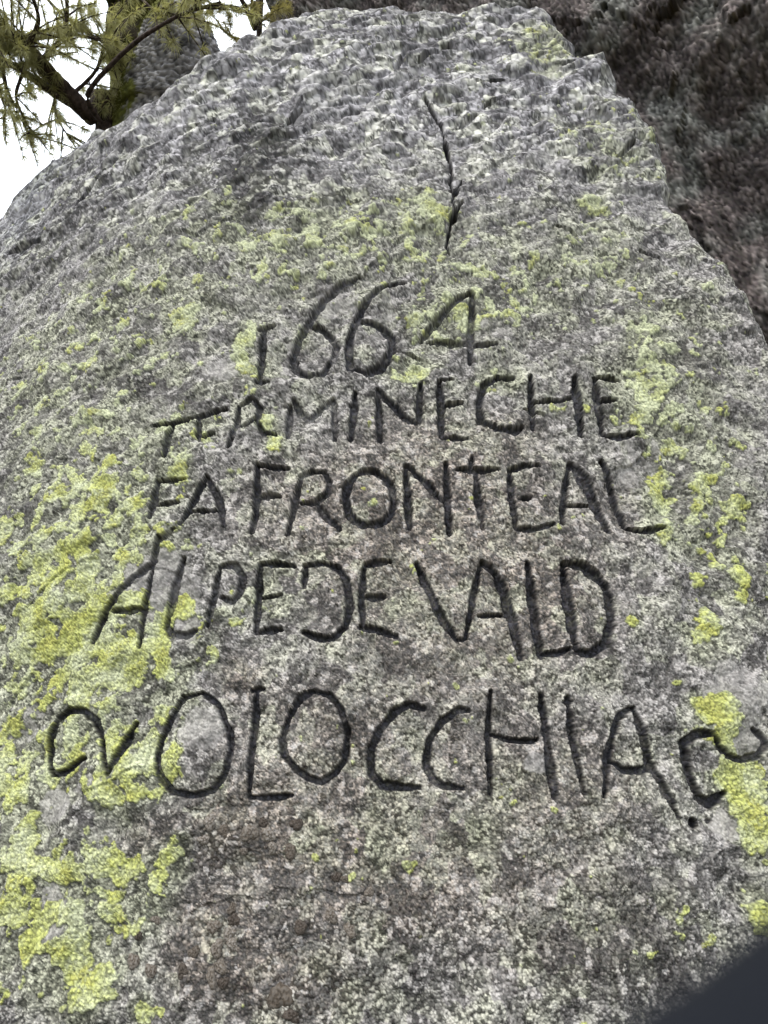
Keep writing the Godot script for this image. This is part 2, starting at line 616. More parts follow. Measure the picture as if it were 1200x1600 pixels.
# a standing rock made of rough rings along a leaning middle line
func make_spur() -> void:
	var root := thing("rock_spur", "grey lichened rock spur standing behind the boulder's left shoulder with moss on its flank", "rock", Vector3(-0.744, 0, -1.8189))
	var mid := smooth_line(PackedVector3Array([Vector3(0.0294, 0, -0.0063), Vector3(0.0294, 2.2082, -0.0063), Vector3(0.0294, 2.8082, -0.0063), Vector3(0.0294, 3.2082, -0.0063), Vector3(0.0464, 3.2643, 0.0412), Vector3(0.0642, 3.3295, 0.1012), Vector3(0.085, 3.3795, 0.1477), Vector3(0.1, 3.4256, 0.1949), Vector3(0.114, 3.4588, 0.2295), Vector3(0.1417, 3.4836, 0.2496), Vector3(0.1528, 3.4989, 0.265), Vector3(0.1557, 3.5032, 0.2694)]), 40)
	var radii: Array = [0.3, 0.29, 0.27, 0.1813, 0.1723, 0.1607, 0.1379, 0.1097, 0.0748, 0.043, 0.0156, 0.0019]
	var sides := 150
	var lump := noise(51, 4.0, 3)
	var fine := noise(52, 26.0, 3)
	var cg := cells(53, 75.0, FastNoiseLite.RETURN_DISTANCE2_SUB)
	var cv := cells(53, 75.0, FastNoiseLite.RETURN_CELL_VALUE)
	var p := PackedVector3Array()
	var c := PackedColorArray()
	var cnt := mid.size()
	for j in cnt:
		var f := float(j) / (cnt - 1) * (radii.size() - 1)
		var r0: float = radii[mini(int(f), radii.size() - 1)]
		var r1: float = radii[mini(int(f) + 1, radii.size() - 1)]
		var r := lerpf(r0, r1, f - int(f))
		for i in sides + 1:
			var t := TAU * i / sides
			var dir := Vector3(cos(t), 0.0, sin(t) * 0.8)
			var q := mid[j] + dir * r
			var gap := sst(cg.get_noise_3dv(q) + 1.0, 0.04, 0.4)
			var val := cv.get_noise_3dv(q)
			var fi := fine.get_noise_3dv(q)
			var lu := lump.get_noise_3dv(q)
			p.append(q + dir * r * (0.16 * lu + 0.035 * fi) + dir * 0.006 * gap)
			var tone := clampf(0.46 + 0.4 * val + 0.5 * fi, 0.0, 1.0)
			var g := lerpf(0.07, 0.52, tone) * (0.5 + 0.5 * gap)
			var col := Color(g, g * 0.97, g * 1.0)
			var moss := sst(-dir.x - 0.25 + 0.9 * lu + 0.5 * fi, 0.1, 0.35)
			c.append(col.lerp(Color(0.085, 0.09, 0.022) * (0.7 + 0.5 * gap + 0.6 * fi), moss))
	var n := PackedVector3Array()
	var idx := PackedInt32Array()
	var wide := sides + 1
	for j in cnt:
		for i in wide:
			var k := j * wide + i
			var il := i - 1 if i > 0 else sides - 1
			var ir := i + 1 if i < sides else 1
			n.append((p[mini(j + 1, cnt - 1) * wide + i] - p[maxi(j - 1, 0) * wide + i]).cross(p[j * wide + ir] - p[j * wide + il]).normalized())
			if i < sides and j < cnt - 1:
				idx.append_array(PackedInt32Array([k, k + 1, k + wide, k + 1, k + wide + 1, k + wide]))
	part("stone", array_mesh(p, n, c, idx), rough(Color.WHITE, 0.95, true), root)

# ---------------------------------------------------------------- trees
func bark(c: Color) -> StandardMaterial3D:
	var m := rough(c, 0.92)
	var nt := NoiseTexture2D.new()
	nt.width = 256
	nt.height = 256
	nt.seamless = true
	nt.noise = noise(61, 0.03, 4)
	var ramp := Gradient.new()
	ramp.set_color(0, Color(0.35, 0.35, 0.33))
	ramp.set_color(1, Color(1.3, 1.25, 1.2))
	nt.color_ramp = ramp
	m.albedo_texture = nt
	m.heightmap_enabled = true
	m.heightmap_texture = nt
	m.heightmap_scale = 1.2
	m.uv1_triplanar = true
	m.uv1_scale = Vector3(9.0, 3.0, 9.0)
	return m

# a bunch of soft needles round a short spur, as larches carry them
func needle_bunch(s: int) -> ArrayMesh:
	var rng := RandomNumberGenerator.new()
	rng.seed = s
	var st := SurfaceTool.new()
	st.begin(Mesh.PRIMITIVE_TRIANGLES)
	for k in 28:
		var d := Vector3(rng.randf_range(-1.0, 1.0), rng.randf_range(-0.45, 1.0), rng.randf_range(-1.0, 1.0)).normalized()
		d = (d + Vector3(0.5, -0.75, 0.1)).normalized()
		var side := d.cross(Vector3(0.3, 0.9, 0.2)).normalized() * 0.0005
		var other := d.cross(side).normalized() * 0.0005
		var l := rng.randf_range(0.018, 0.034)
		var tip := d * l + Vector3(0.0, -0.25 * l, 0.0)
		var mid := d * l * 0.5
		for p in [[-side, side], [-other, other]]:
			for q in [p[0], mid + p[1] * 0.9, p[1], p[0], mid + p[0] * 0.9, mid + p[1] * 0.9, mid + p[0] * 0.9, tip, mid + p[1] * 0.9]:
				st.add_vertex(q)
	st.generate_normals()
	return st.commit()

# limbs: [r0, r1, points...]; twigs with needle bunches grow along each of them
func make_larch(called: String, label: String, base: Vector3, limbs: Array, twigs_per_m: float, twig_len: float, seed_: int, needle_color: Color, bark_color: Color, bunches_per_twig: int) -> void:
	var root := thing(called, label, "tree", base)
	var rng := RandomNumberGenerator.new()
	rng.seed = seed_
	var wood := bark(bark_color)
	var places: Array[Transform3D] = []
	var tw := SurfaceTool.new()
	tw.begin(Mesh.PRIMITIVE_TRIANGLES)
	var droop := Vector3(0.25, -0.55, 0.1)
	for n in limbs.size():
		var limb: Array = limbs[n]
		var pts := smooth_line(PackedVector3Array(limb[2]), 6)
		for i in pts.size():
			pts[i] -= base
		var st := SurfaceTool.new()
		st.begin(Mesh.PRIMITIVE_TRIANGLES)
		st.set_smooth_group(0)
		tube(st, pts, limb[0], limb[1], 9 if limb[0] > 0.012 else 6, 0.09, seed_ + n)
		st.generate_normals()
		part("trunk" if n == 0 else "branch", st.commit(), wood, root)
		var leafy: float = limb[3]
		var length := 0.0
		for i in pts.size() - 1:
			length += pts[i].distance_to(pts[i + 1])
		var count := int(length * (1.0 - leafy) * twigs_per_m)
		for k in count:
			var f := lerpf(leafy, 1.0, rng.randf()) * (pts.size() - 1)
			var i0 := mini(int(f), pts.size() - 2)
			var at := pts[i0].lerp(pts[i0 + 1], f - i0)
			var along := (pts[i0 + 1] - pts[i0]).normalized()
			var dir := (along * 0.8 + Vector3(rng.randf_range(-1, 1), rng.randf_range(-0.8, 0.8), rng.randf_range(-1, 1))).normalized()
			var l := twig_len * rng.randf_range(0.45, 1.2)
			var bend := dir * l * 0.55 + Vector3(0.0, -0.02 * l, 0.0)
			var tip := dir * l + droop * l * 0.35
			var line := smooth_line(PackedVector3Array([at, at + bend, at + tip]), 4)
			tube(tw, line, 0.0028, 0.0012, 5, 0.1, k)
			for m in bunches_per_twig:
				var g := rng.randf_range(0.05, 1.0) * (line.size() - 1)
				var g0 := mini(int(g), line.size() - 2)
				var b := Basis.from_euler(Vector3(rng.randf_range(-0.4, 0.4), rng.randf_range(-0.7, 0.7), rng.randf_range(-0.5, 0.5))).scaled(Vector3.ONE * rng.randf_range(0.75, 1.25))
				places.append(Transform3D(b, line[g0].lerp(line[g0 + 1], g - g0)))
	tw.generate_normals()
	part("twigs", tw.commit(), wood, root, "", "stuff")
	var green := rough(needle_color, 0.6)
	green.cull_mode = BaseMaterial3D.CULL_DISABLED
	green.backlight_enabled = true
	green.backlight = Color(needle_color.r * 0.9, needle_color.g * 0.9, needle_color.b * 0.5).linear_to_srgb()
	var mm := MultiMesh.new()
	mm.transform_format = MultiMesh.TRANSFORM_3D
	mm.mesh = needle_bunch(seed_ + 7)
	mm.instance_count = places.size()
	for i in places.size():
		mm.set_instance_transform(i, places[i])
	var o := MultiMeshInstance3D.new()
	o.name = "needles"
	o.multimesh = mm
	o.material_override = green
	o.set_meta("kind", "stuff")
	root.add_child(o, true)

func make_mossy_tree() -> void:
	var pts := smooth_line(PackedVector3Array([Vector3(-0.9461, 0, -2.0953), Vector3(-0.9461, 3.5795, -2.0953), Vector3(-0.9103, 3.7145, -1.9691), Vector3(-0.881, 3.7962, -1.8872), Vector3(-0.8617, 3.8466, -1.8333), Vector3(-0.8425, 3.8939, -1.7803), Vector3(-0.8425, 5.4939, -1.7803)]), 24)
	var base := pts[0]
	var root := thing("mossy_tree", "thick mossy tree trunk rising behind the rock spur at the upper left", "tree", base)
	var lump := noise(71, 7.0, 3)
	var fur := noise(72, 60.0, 3)
	var p := PackedVector3Array()
	var c := PackedColorArray()
	var sides := 72
	for j in pts.size():
		for i in sides + 1:
			var t := TAU * i / sides
			var dir := Vector3(cos(t), 0.0, sin(t))
			var q := pts[j] - base + dir * 0.115
			var furrow := lump.get_noise_3d(q.x * 3.0, q.y * 0.7, q.z * 3.0)
			var f := fur.get_noise_3dv(q)
			p.append(q + dir * (0.018 * furrow + 0.006 * f))
			var moss := sst(lump.get_noise_3dv(q * 0.8) + 0.4 * f, -0.25, 0.15)
			c.append(Color(0.10, 0.085, 0.075).lerp(Color(0.085, 0.088, 0.025), moss) * (0.85 + 0.7 * f))
	var n := PackedVector3Array()
	var idx := PackedInt32Array()
	var wide := sides + 1
	for j in pts.size():
		for i in wide:
			var k := j * wide + i
			var il := i - 1 if i > 0 else sides - 1
			var ir := i + 1 if i < sides else 1
			n.append((p[mini(j + 1, pts.size() - 1) * wide + i] - p[maxi(j - 1, 0) * wide + i]).cross(p[j * wide + ir] - p[j * wide + il]).normalized())
			if i < sides and j < pts.size() - 1:
				idx.append_array(PackedInt32Array([k, k + 1, k + wide, k + 1, k + wide + 1, k + wide]))
	part("trunk", array_mesh(p, n, c, idx), rough(Color.WHITE, 0.95, true), root)

# ---------------------------------------------------------------- the photographer's hand
# joints of a relaxed gloved hand; one skin drawn round all bones by surface nets
func make_glove() -> void:
	var tip: Vector3 = Vector3(0.013, 1.4687, -0.0428)
	var fx: Vector3 = Vector3(0.8618, 0.4922, 0.1227)
	var fy: Vector3 = Vector3(0.5072, -0.8362, -0.2085)
	var fz: Vector3 = Vector3(0, -0.2419, 0.9703)
	var root := thing("gloved_hand", "dark navy gloved finger blurred close to the lens at the lower right corner", "gloved hand", tip)
	var bones := []
	var finger := func(knuckle: Vector3, yaw: float, len_: float, curl: float, r: float) -> void:
		var at := knuckle
		var bend := curl * 0.5
		for s in [0.46, 0.31, 0.23]:
			var dir := Vector3(-cos(bend) * cos(yaw), sin(yaw), -sin(bend))
			var to: Vector3 = at + dir * len_ * s
			bones.append([at, to, r, r * 0.93])
			at = to
			r *= 0.93
			bend += curl
	# own axes: -x towards the finger tips, y towards the little finger, z to the back of the hand
	var pad := 0.082
	finger.call(Vector3(pad, 0.0, 0.0), 0.0, 0.082, 0.03, 0.0098)
	finger.call(Vector3(pad + 0.002, 0.022, 0.002), 0.03, 0.088, 0.04, 0.0098)
	finger.call(Vector3(pad + 0.006, 0.043, 0.0), 0.06, 0.08, 0.04, 0.0094)
	finger.call(Vector3(pad + 0.014, 0.062, -0.003), 0.1, 0.064, 0.04, 0.0084)
	bones.append([Vector3(pad + 0.085, 0.004, -0.006), Vector3(pad + 0.055, 0.012, -0.027), 0.014, 0.0115])
	bones.append([Vector3(pad + 0.055, 0.012, -0.027), Vector3(pad + 0.022, 0.026, -0.034), 0.0115, 0.0098])
	for y in [0.004, 0.022, 0.041, 0.056]:
		bones.append([Vector3(pad + 0.002, y, -0.001), Vector3(pad + 0.085, 0.01 + y * 0.62, -0.004), 0.0125, 0.0165])
	bones.append([Vector3(pad + 0.085, 0.028, -0.004), Vector3(pad + 0.16, 0.028, 0.0), 0.026, 0.031])
	var cell := 0.0026
	var lo := Vector3(-0.02, -0.06, -0.085)
	var size := Vector3i(112, 68, 52)
	var sx := size.x
	var sxy := size.x * size.y
	var field := PackedFloat32Array()
	field.resize(sxy * size.z)
	field.fill(1.0)
	for b in bones:
		var a: Vector3 = b[0]
		var d: Vector3 = b[1] - a
		var reach: float = maxf(b[2], b[3]) + 0.02
		var from: Vector3 = ((a.min(b[1]) - Vector3.ONE * reach - lo) / cell).max(Vector3.ZERO)
		var till: Vector3 = (a.max(b[1]) + Vector3.ONE * reach - lo) / cell
		for z in range(int(from.z), mini(int(till.z) + 1, size.z)):
			for y in range(int(from.y), mini(int(till.y) + 1, size.y)):
				for x in range(int(from.x), mini(int(till.x) + 1, size.x)):
					var p := lo + Vector3(x, y, z) * cell
					var t := clampf((p - a).dot(d) / d.length_squared(), 0.0, 1.0)
					var dist: float = (p - a - d * t).length() - lerpf(b[2], b[3], t)
					var k := x + y * sx + z * sxy
					var h := maxf(0.004 - absf(field[k] - dist), 0.0) / 0.004
					field[k] = minf(field[k], dist) - h * h * 0.001
	var vert := {}
	var st := SurfaceTool.new()
	st.begin(Mesh.PRIMITIVE_TRIANGLES)
	st.set_smooth_group(0)
	var pts := PackedVector3Array()
	for z in size.z - 1:
		for y in size.y - 1:
			for x in size.x - 1:
				var k := x + y * sx + z * sxy
				var inside := 0
				for o in [0, 1, sx, sx + 1, sxy, sxy + 1, sxy + sx, sxy + sx + 1]:
					if field[k + o] < 0.0:
						inside += 1
				if inside == 0 or inside == 8:
					continue
				var sum := Vector3.ZERO
				var cnt := 0
				for e in [[0, 1], [2, 3], [4, 5], [6, 7], [0, 2], [1, 3], [4, 6], [5, 7], [0, 4], [1, 5], [2, 6], [3, 7]]:
					var ca := Vector3(e[0] & 1, (e[0] >> 1) & 1, e[0] >> 2)
					var cb := Vector3(e[1] & 1, (e[1] >> 1) & 1, e[1] >> 2)
					var va := field[k + int(ca.x) + int(ca.y) * sx + int(ca.z) * sxy]
					var vb := field[k + int(cb.x) + int(cb.y) * sx + int(cb.z) * sxy]
					if (va < 0.0) != (vb < 0.0):
						sum += ca.lerp(cb, va / (va - vb))
						cnt += 1
				vert[k] = pts.size()
				var q := lo + (Vector3(x, y, z) + sum / cnt) * cell
				pts.append(fx * q.x + fy * q.y + fz * q.z)
	for z in range(1, size.z - 1):
		for y in range(1, size.y - 1):
			for x in range(1, size.x - 1):
				var k := x + y * sx + z * sxy
				for ax in [[1, sx, sxy], [sx, sxy, 1], [sxy, 1, sx]]:
					if (field[k] < 0.0) == (field[k + ax[0]] < 0.0):
						continue
					var ids := [k, k - ax[1], k - ax[1] - ax[2], k - ax[2]]
					if not ids.all(func(i): return vert.has(i)):
						continue
					if field[k] < 0.0:
						ids.reverse()
					for t in [0, 1, 2, 0, 2, 3]:
						st.add_vertex(pts[vert[ids[t]]])
	st.index()
	st.generate_normals()
	var m := rough(Color(0.0032, 0.0042, 0.0066), 0.95)
	part("glove", st.commit(), m, root)

func make_ground() -> void:
	var st := SurfaceTool.new()
	st.begin(Mesh.PRIMITIVE_TRIANGLES)
	st.set_smooth_group(0)
	var n := noise(81, 0.35, 4)
	var steps := 80
	var at := func(i: int, j: int) -> Vector3:
		var x := (i / 40.0 - 1.0)
		var z := (j / 40.0 - 1.0)
		x = x * (2.0 + 118.0 * x * x)
		z = z * (2.0 + 118.0 * z * z)
		return Vector3(x, 0.12 * n.get_noise_2d(x, z), z)
	for i in steps:
		for j in steps:
			var a: Vector3 = at.call(i, j)
			var b: Vector3 = at.call(i + 1, j)
			var c: Vector3 = at.call(i, j + 1)
			var d: Vector3 = at.call(i + 1, j + 1)
			for p in [a, b, c, b, d, c]:
				st.add_vertex(p)
	st.generate_normals()
	var m := rough(Color(0.075, 0.07, 0.035), 0.95)
	var nt := NoiseTexture2D.new()
	nt.width = 512
	nt.height = 512
	nt.seamless = true
	nt.noise = noise(82, 0.03, 4)
	var ramp := Gradient.new()
	ramp.set_color(0, Color(0.5, 0.42, 0.3))
	ramp.set_color(1, Color(1.2, 1.2, 0.9))
	nt.color_ramp = ramp
	m.albedo_texture = nt
	m.uv1_triplanar = true
	m.uv1_world_triplanar = true
	m.uv1_scale = Vector3.ONE * 0.7
	var o := MeshInstance3D.new()
	o.name = "ground"
	o.mesh = st.commit()
	o.material_override = m
	o.set_meta("kind", "structure")
	o.set_meta("label", "forest floor of brown litter and moss round the boulder")
	add_child(o, true)

func _ready() -> void:
	var cam := Camera3D.new()
	cam.name = "camera"
	var lens := CameraAttributesPhysical.new()
	lens.frustum_focal_length = 12.0 / tan(deg_to_rad(76.0 / 2.0))
	lens.frustum_near = 0.004
	lens.frustum_far = 400.0
	lens.frustum_focus_distance = 1.35
	lens.exposure_aperture = 5.6
	cam.attributes = lens
	cam.position = Vector3(0.0, 1.5, 0.0)
	cam.rotation_degrees.x = 14.0
	add_child(cam)
	cam.fov = 76.0
	cam.near = 0.004
	cam.far = 400.0
	cam.current = true
	var sky_mat := ProceduralSkyMaterial.new()
	sky_mat.sky_top_color = Color(0.94, 0.965, 1.0)
	sky_mat.sky_horizon_color = Color(0.90, 0.92, 0.95)
	sky_mat.sky_curve = 0.15
	sky_mat.sky_energy_multiplier = 1.25
	sky_mat.ground_bottom_color = Color(0.12, 0.12, 0.10)
	sky_mat.ground_horizon_color = Color(0.5, 0.52, 0.5)
	sky_mat.ground_curve = 0.03
	var sky := Sky.new()
	sky.sky_material = sky_mat
	var env := Environment.new()
	env.background_mode = Environment.BG_SKY
	env.sky = sky
	env.tonemap_mode = Environment.TONE_MAPPER_LINEAR
	env.tonemap_exposure = 2.05
	env.sdfgi_enabled = true
	env.ssao_enabled = true
	env.ssil_enabled = true
	var we := WorldEnvironment.new()
	we.name = "sky"
	we.environment = env
	add_child(we)
	var sun := DirectionalLight3D.new()
	sun.name = "sun"
	sun.light_energy = 0.5
	sun.light_color = Color(1.0, 0.97, 0.93)
	sun.light_angular_distance = 14.0
	sun.shadow_enabled = true
	sun.rotation_degrees = Vector3(-62.0, -38.0, 0.0)
	add_child(sun)
	make_ground()
	make_cliff()
	make_spur()
	make_mossy_tree()
	make_boulder()
	make_larch("larch_tree", "small larch with a dark leaning stem and olive needles behind the boulder's left shoulder", Vector3(-0.8533, 0, -1.8643), [[0.036, 0.014, [Vector3(-0.8533, 0, -1.8643), Vector3(-0.8483, 1.6067, -1.8143), Vector3(-0.9033, 3.2133, -1.7643), Vector3(-0.9337, 3.2238, -1.7122), Vector3(-0.9686, 3.2364, -1.6531), Vector3(-1.0062, 3.2524, -1.5857), Vector3(-1.0399, 3.2664, -1.5193), Vector3(-1.0798, 3.2694, -1.458), Vector3(-1.1356, 3.2785, -1.3723), Vector3(-1.1971, 3.2978, -1.259)], 0.62],
		[0.012, 0.008, [Vector3(-0.9177, 3.2161, -1.7242), Vector3(-0.9708, 3.2173, -1.6627), Vector3(-1.0132, 3.2139, -1.6092), Vector3(-1.0546, 3.2144, -1.5493), Vector3(-1.0941, 3.2044, -1.4994), Vector3(-1.1618, 3.1829, -1.4381)], 0.05],
		[0.008, 0.004, [Vector3(-0.8908, 3.1882, -1.7059), Vector3(-0.8976, 3.2029, -1.6212), Vector3(-0.8017, 3.2485, -1.5547), Vector3(-0.7056, 3.2756, -1.5015), Vector3(-0.6228, 3.2818, -1.4607), Vector3(-0.5487, 3.2779, -1.4245), Vector3(-0.4437, 3.275, -1.3937)], 0.72],
		[0.008, 0.004, [Vector3(-1.0171, 3.2495, -1.5515), Vector3(-0.9527, 3.3218, -1.5366), Vector3(-0.9272, 3.3817, -1.5076), Vector3(-0.9183, 3.4519, -1.4515)], 0.05],
		[0.005, 0.003, [Vector3(-1.0114, 3.4727, -1.5412), Vector3(-0.977, 3.4434, -1.557), Vector3(-0.9183, 3.4154, -1.5844), Vector3(-0.8439, 3.3792, -1.627), Vector3(-0.8078, 3.3132, -1.6792)], 0.05],
		[0.008, 0.004, [Vector3(-1.019, 3.2308, -1.4887), Vector3(-0.9613, 3.271, -1.4371), Vector3(-0.958, 3.3015, -1.3562)], 0.05],
		[0.006, 0.003, [Vector3(-0.9739, 3.246, -1.6622), Vector3(-0.9031, 3.3408, -1.659), Vector3(-0.8709, 3.4334, -1.6307), Vector3(-0.8288, 3.5255, -1.6025), Vector3(-0.8132, 3.608, -1.5676)], 0.05],
		[0.006, 0.003, [Vector3(-1.0423, 3.2389, -1.4628), Vector3(-0.9957, 3.2807, -1.5019), Vector3(-0.9098, 3.3396, -1.5415), Vector3(-0.8155, 3.3748, -1.6063)], 0.05],
		[0.006, 0.002, [Vector3(-1.0463, 3.2009, -1.5371), Vector3(-1.0695, 3.1339, -1.5556), Vector3(-1.0518, 3.0769, -1.5889), Vector3(-1.0278, 3.0376, -1.6068)], 0.05],
		[0.006, 0.002, [Vector3(-1.0854, 3.1909, -1.4875), Vector3(-1.0788, 3.1239, -1.5247), Vector3(-1.0943, 3.0441, -1.5558)], 0.05],
		[0.005, 0.002, [Vector3(-1.0002, 3.2608, -1.6307), Vector3(-1.0088, 3.1921, -1.6452), Vector3(-0.9901, 3.1366, -1.661), Vector3(-0.9593, 3.0962, -1.668)], 0.05],
		[0.006, 0.003, [Vector3(-1.0652, 3.2455, -1.4383), Vector3(-1.0914, 3.1488, -1.4466), Vector3(-1.0784, 3.0529, -1.4784)], 0.05],
		[0.006, 0.003, [Vector3(-0.8132, 3.608, -1.5676), Vector3(-0.7495, 3.5124, -1.5528), Vector3(-0.6853, 3.4216, -1.5298), Vector3(-0.585, 3.3474, -1.4991)], 0.5],
		[0.005, 0.003, [Vector3(-0.9177, 3.2161, -1.7242), Vector3(-0.8812, 3.2598, -1.699), Vector3(-0.8417, 3.2817, -1.6962), Vector3(-0.8136, 3.3232, -1.6655)], 0.05]], 74.0, 0.14, 91, Color(0.36, 0.35, 0.20), Color(0.055, 0.04, 0.035), 5)
	make_larch("young_larch", "young larch with a thin dark stem in the notch right of the rock spur", Vector3(-0.45, 0, -1.8797), [[0.012, 0.006, [Vector3(-0.45, 0, -1.8797), Vector3(-0.4543, 3.716, -1.8936), Vector3(-0.4648, 3.7447, -1.8568), Vector3(-0.4794, 3.7716, -1.82), Vector3(-0.5022, 3.7961, -1.7828), Vector3(-0.5447, 3.8365, -1.7166)], 0.86],
		[0.009, 0.006, [Vector3(-0.4716, 3.7555, -1.8419), Vector3(-0.464, 3.7847, -1.8075), Vector3(-0.4598, 3.828, -1.7525)], 0.2],
		[0.006, 0.003, [Vector3(-0.4613, 3.7273, -1.8785), Vector3(-0.5148, 3.7051, -1.8647), Vector3(-0.5593, 3.6999, -1.8315), Vector3(-0.581, 3.7062, -1.7902)], 0.1],
		[0.006, 0.003, [Vector3(-0.4794, 3.7716, -1.82), Vector3(-0.5322, 3.749, -1.7793), Vector3(-0.5783, 3.7174, -1.7499), Vector3(-0.6092, 3.6991, -1.7074)], 0.3],
		[0.005, 0.003, [Vector3(-0.4638, 3.7507, -1.8498), Vector3(-0.4095, 3.7743, -1.8337), Vector3(-0.3614, 3.8016, -1.8095)], 0.1]], 60.0, 0.08, 95, Color(0.32, 0.29, 0.14), Color(0.05, 0.038, 0.035), 5)
	make_glove()

# ---------------------------------------------------------------- where things are on the face, in metres
func outline() -> PackedVector2Array:
	var o := PackedVector2Array()
	var n: Array = [-1.1324, 1.145, -1.0745, 1.2243, -1.0039, 1.2443, -0.8961, 1.2381, -0.8737, 1.2589, -0.7846, 1.2428, -0.6886, 1.2273, -0.612, 1.2293, -0.5367, 1.2748, -0.4589, 1.3595, -0.3907, 1.412, -0.345, 1.4463, -0.295, 1.5174, -0.2382, 1.5379, -0.2133, 1.564, -0.0717, 1.5953, 0.0713, 1.5756, 0.1591, 1.5451, 0.2847, 1.5679, 0.3656, 1.5756, 0.4375, 1.5376, 0.4642, 1.473, 0.4854, 1.3997, 0.4731, 1.3317, 0.5537, 1.3139, 0.5639, 1.2513, 0.5663, 1.1819, 0.6164, 1.156, 0.6251, 1.0954, 0.6531, 1.0343, 0.6489, 0.9294, 0.6438, 0.8628, 0.6269, 0.7883, 0.6491, 0.7269, 0.672, 0.6485, 0.7078, 0.5646, 0.7342, 0.5077, 0.7371, 0.4393, 0.7507, 0.3675, 0.86, 0.22, 0.98, -0.2, 1.02, -0.7, 1, -2, -1.2, -2, -1.2, -0.6, -7.9381, 1.6034, -3.2097, 1.5197, -1.5891, 0.9748, -1.2957, 0.9942]
	for i in n.size() / 2:
		o.append(Vector2(n[2 * i], n[2 * i + 1]))
	return o

func growth_blobs() -> Array:
	return [[-0.5521, -0.2618, 0.1847, 0.2741, 0.62], [-0.4103, -0.2487, 0.0643, 0.0607, 0.7], [-0.4151, 0.0328, 0.0723, 0.1153, 0.35], [-0.5085, -0.0444, 0.1663, 0.2491, 0.45], [-0.6647, 0.1501, 0.2767, 0.2306, 0.3], [-0.3598, -0.4168, 0.0724, 0.0646, 0.75], [-0.4024, -0.5838, 0.0823, 0.0734, 0.7], [-0.5051, -0.5552, 0.0603, 0.1237, 0.55], [-0.4017, -0.6683, 0.0612, 0.0402, 0.75], [-0.3063, -0.5457, 0.0397, 0.0453, 0.7], [-0.2799, -0.515, 0.0177, 0.0311, 0.7], [-0.3023, -0.6927, 0.0131, 0.0155, 0.9], [-0.4017, 0.4436, 0.0276, 0.0378, 0.9], [-0.275, 0.3622, 0.0253, 0.0797, 0.8], [-0.365, 0.1772, 0.0865, 0.0424, 0.5], [-0.3237, -0.1636, 0.0254, 0.0258, 0.95], [-0.3521, -0.2203, 0.023, 0.0719, 0.7], [-0.4047, -0.1604, 0.0277, 0.0218, 0.9], [-0.3212, -0.2903, 0.04, 0.0481, 0.5], [-0.2645, -0.1807, 0.0185, 0.0126, 0.8], [-0.2373, -0.1965, 0.0142, 0.0104, 0.8], [-0.3094, -0.4043, 0.017, 0.0294, 0.9], [-0.2791, -0.3098, 0.0195, 0.0094, 0.6], [-0.28, -0.2218, 0.0406, 0.0509, 0.35], [-0.055, 0.6581, 0.3182, 0.1156, 0.36], [0.0846, 0.737, 0.0705, 0.1011, 0.5], [0.2076, 0.4765, 0.1557, 0.1029, 0.36], [0.1149, 0.426, 0.0893, 0.0663, 0.55], [0.0491, 0.3143, 0.0491, 0.0338, 0.6], [0.4609, 0.7573, 0.0397, 0.0368, 0.9], [0.3205, 0.5646, 0.2137, 0.1637, 0.3], [0.5105, 0.3532, 0.0498, 0.0631, 0.6], [0.4785, 0.2396, 0.0718, 0.0874, 0.5], [0.5441, 0.9753, 0.136, 0.1396, 0.3], [0.4206, 1.3682, 0.0673, 0.1249, 0.5], [0.5513, 0.1278, 0.1034, 0.2161, 0.42], [0.4726, 0.0122, 0.0242, 0.0738, 0.7], [0.5662, -0.0594, 0.0748, 0.1398, 0.35], [0.5821, -0.105, 0.0168, 0.0336, 0.7], [0.4965, -0.212, 0.0401, 0.0614, 0.45], [0.4946, -0.3333, 0.0342, 0.0387, 1], [0.4709, -0.3194, 0.0172, 0.0186, 0.6], [0.5023, -0.4217, 0.0402, 0.0255, 0.75], [0.5166, -0.4673, 0.0357, 0.0528, 1], [0.5187, -0.3916, 0.0324, 0.0436, 0.5], [0.4982, -0.5825, 0.0211, 0.029, 0.8], [0.4468, -0.2864, 0.0097, 0.0077, 0.8], [0.3887, -0.1966, 0.0091, 0.0093, 1], [-0.3653, 0.0932, 0.0263, 0.0319, 0.7], [-0.1962, 0.1413, 0.0162, 0.0325, 0.8], [-0.2174, 0.1896, 0.0212, 0.0197, 0.9], [-0.1641, 0.3932, 0.0177, 0.0324, 0.5], [-0.1351, 0.6014, 0.2037, 0.1302, 0.3], [-0.4746, 0.5563, 0.2511, 0.2279, 0.26], [-0.6355, 0.3889, 0.2685, 0.2162, 0.3], [-0.2431, 0.2841, 0.0342, 0.0602, 0.4], [-0.1527, 0.6872, 0.1111, 0.0588, 0.35], [0.5743, 0.426, 0.1149, 0.1328, 0.3], [0.4729, 0.6014, 0.0811, 0.1116, 0.3], [-0.3799, 0.7097, 0.0893, 0.1017, 0.3], [0.2188, 0.284, 0.0486, 0.0301, 0.5], [0.3434, 0.2108, 0.071, 0.0285, 0.3], [0.1193, -0.4914, 0.053, 0.0238, 0.25], [0.1997, -0.4343, 0.0545, 0.0335, 0.22], [0, -0.515, 0.1747, 0.0466, 0.16], [0.1584, -0.2423, 0.1188, 0.0399, 0.14], [-0.0418, -0.1162, 0.1566, 0.1111, 0.12], [0.3341, -0.604, 0.1253, 0.0568, 0.16], [-0.1862, -0.1381, 0.0414, 0.0654, 0.2], [0.1957, -0.149, 0.0309, 0.027, 0.25]]

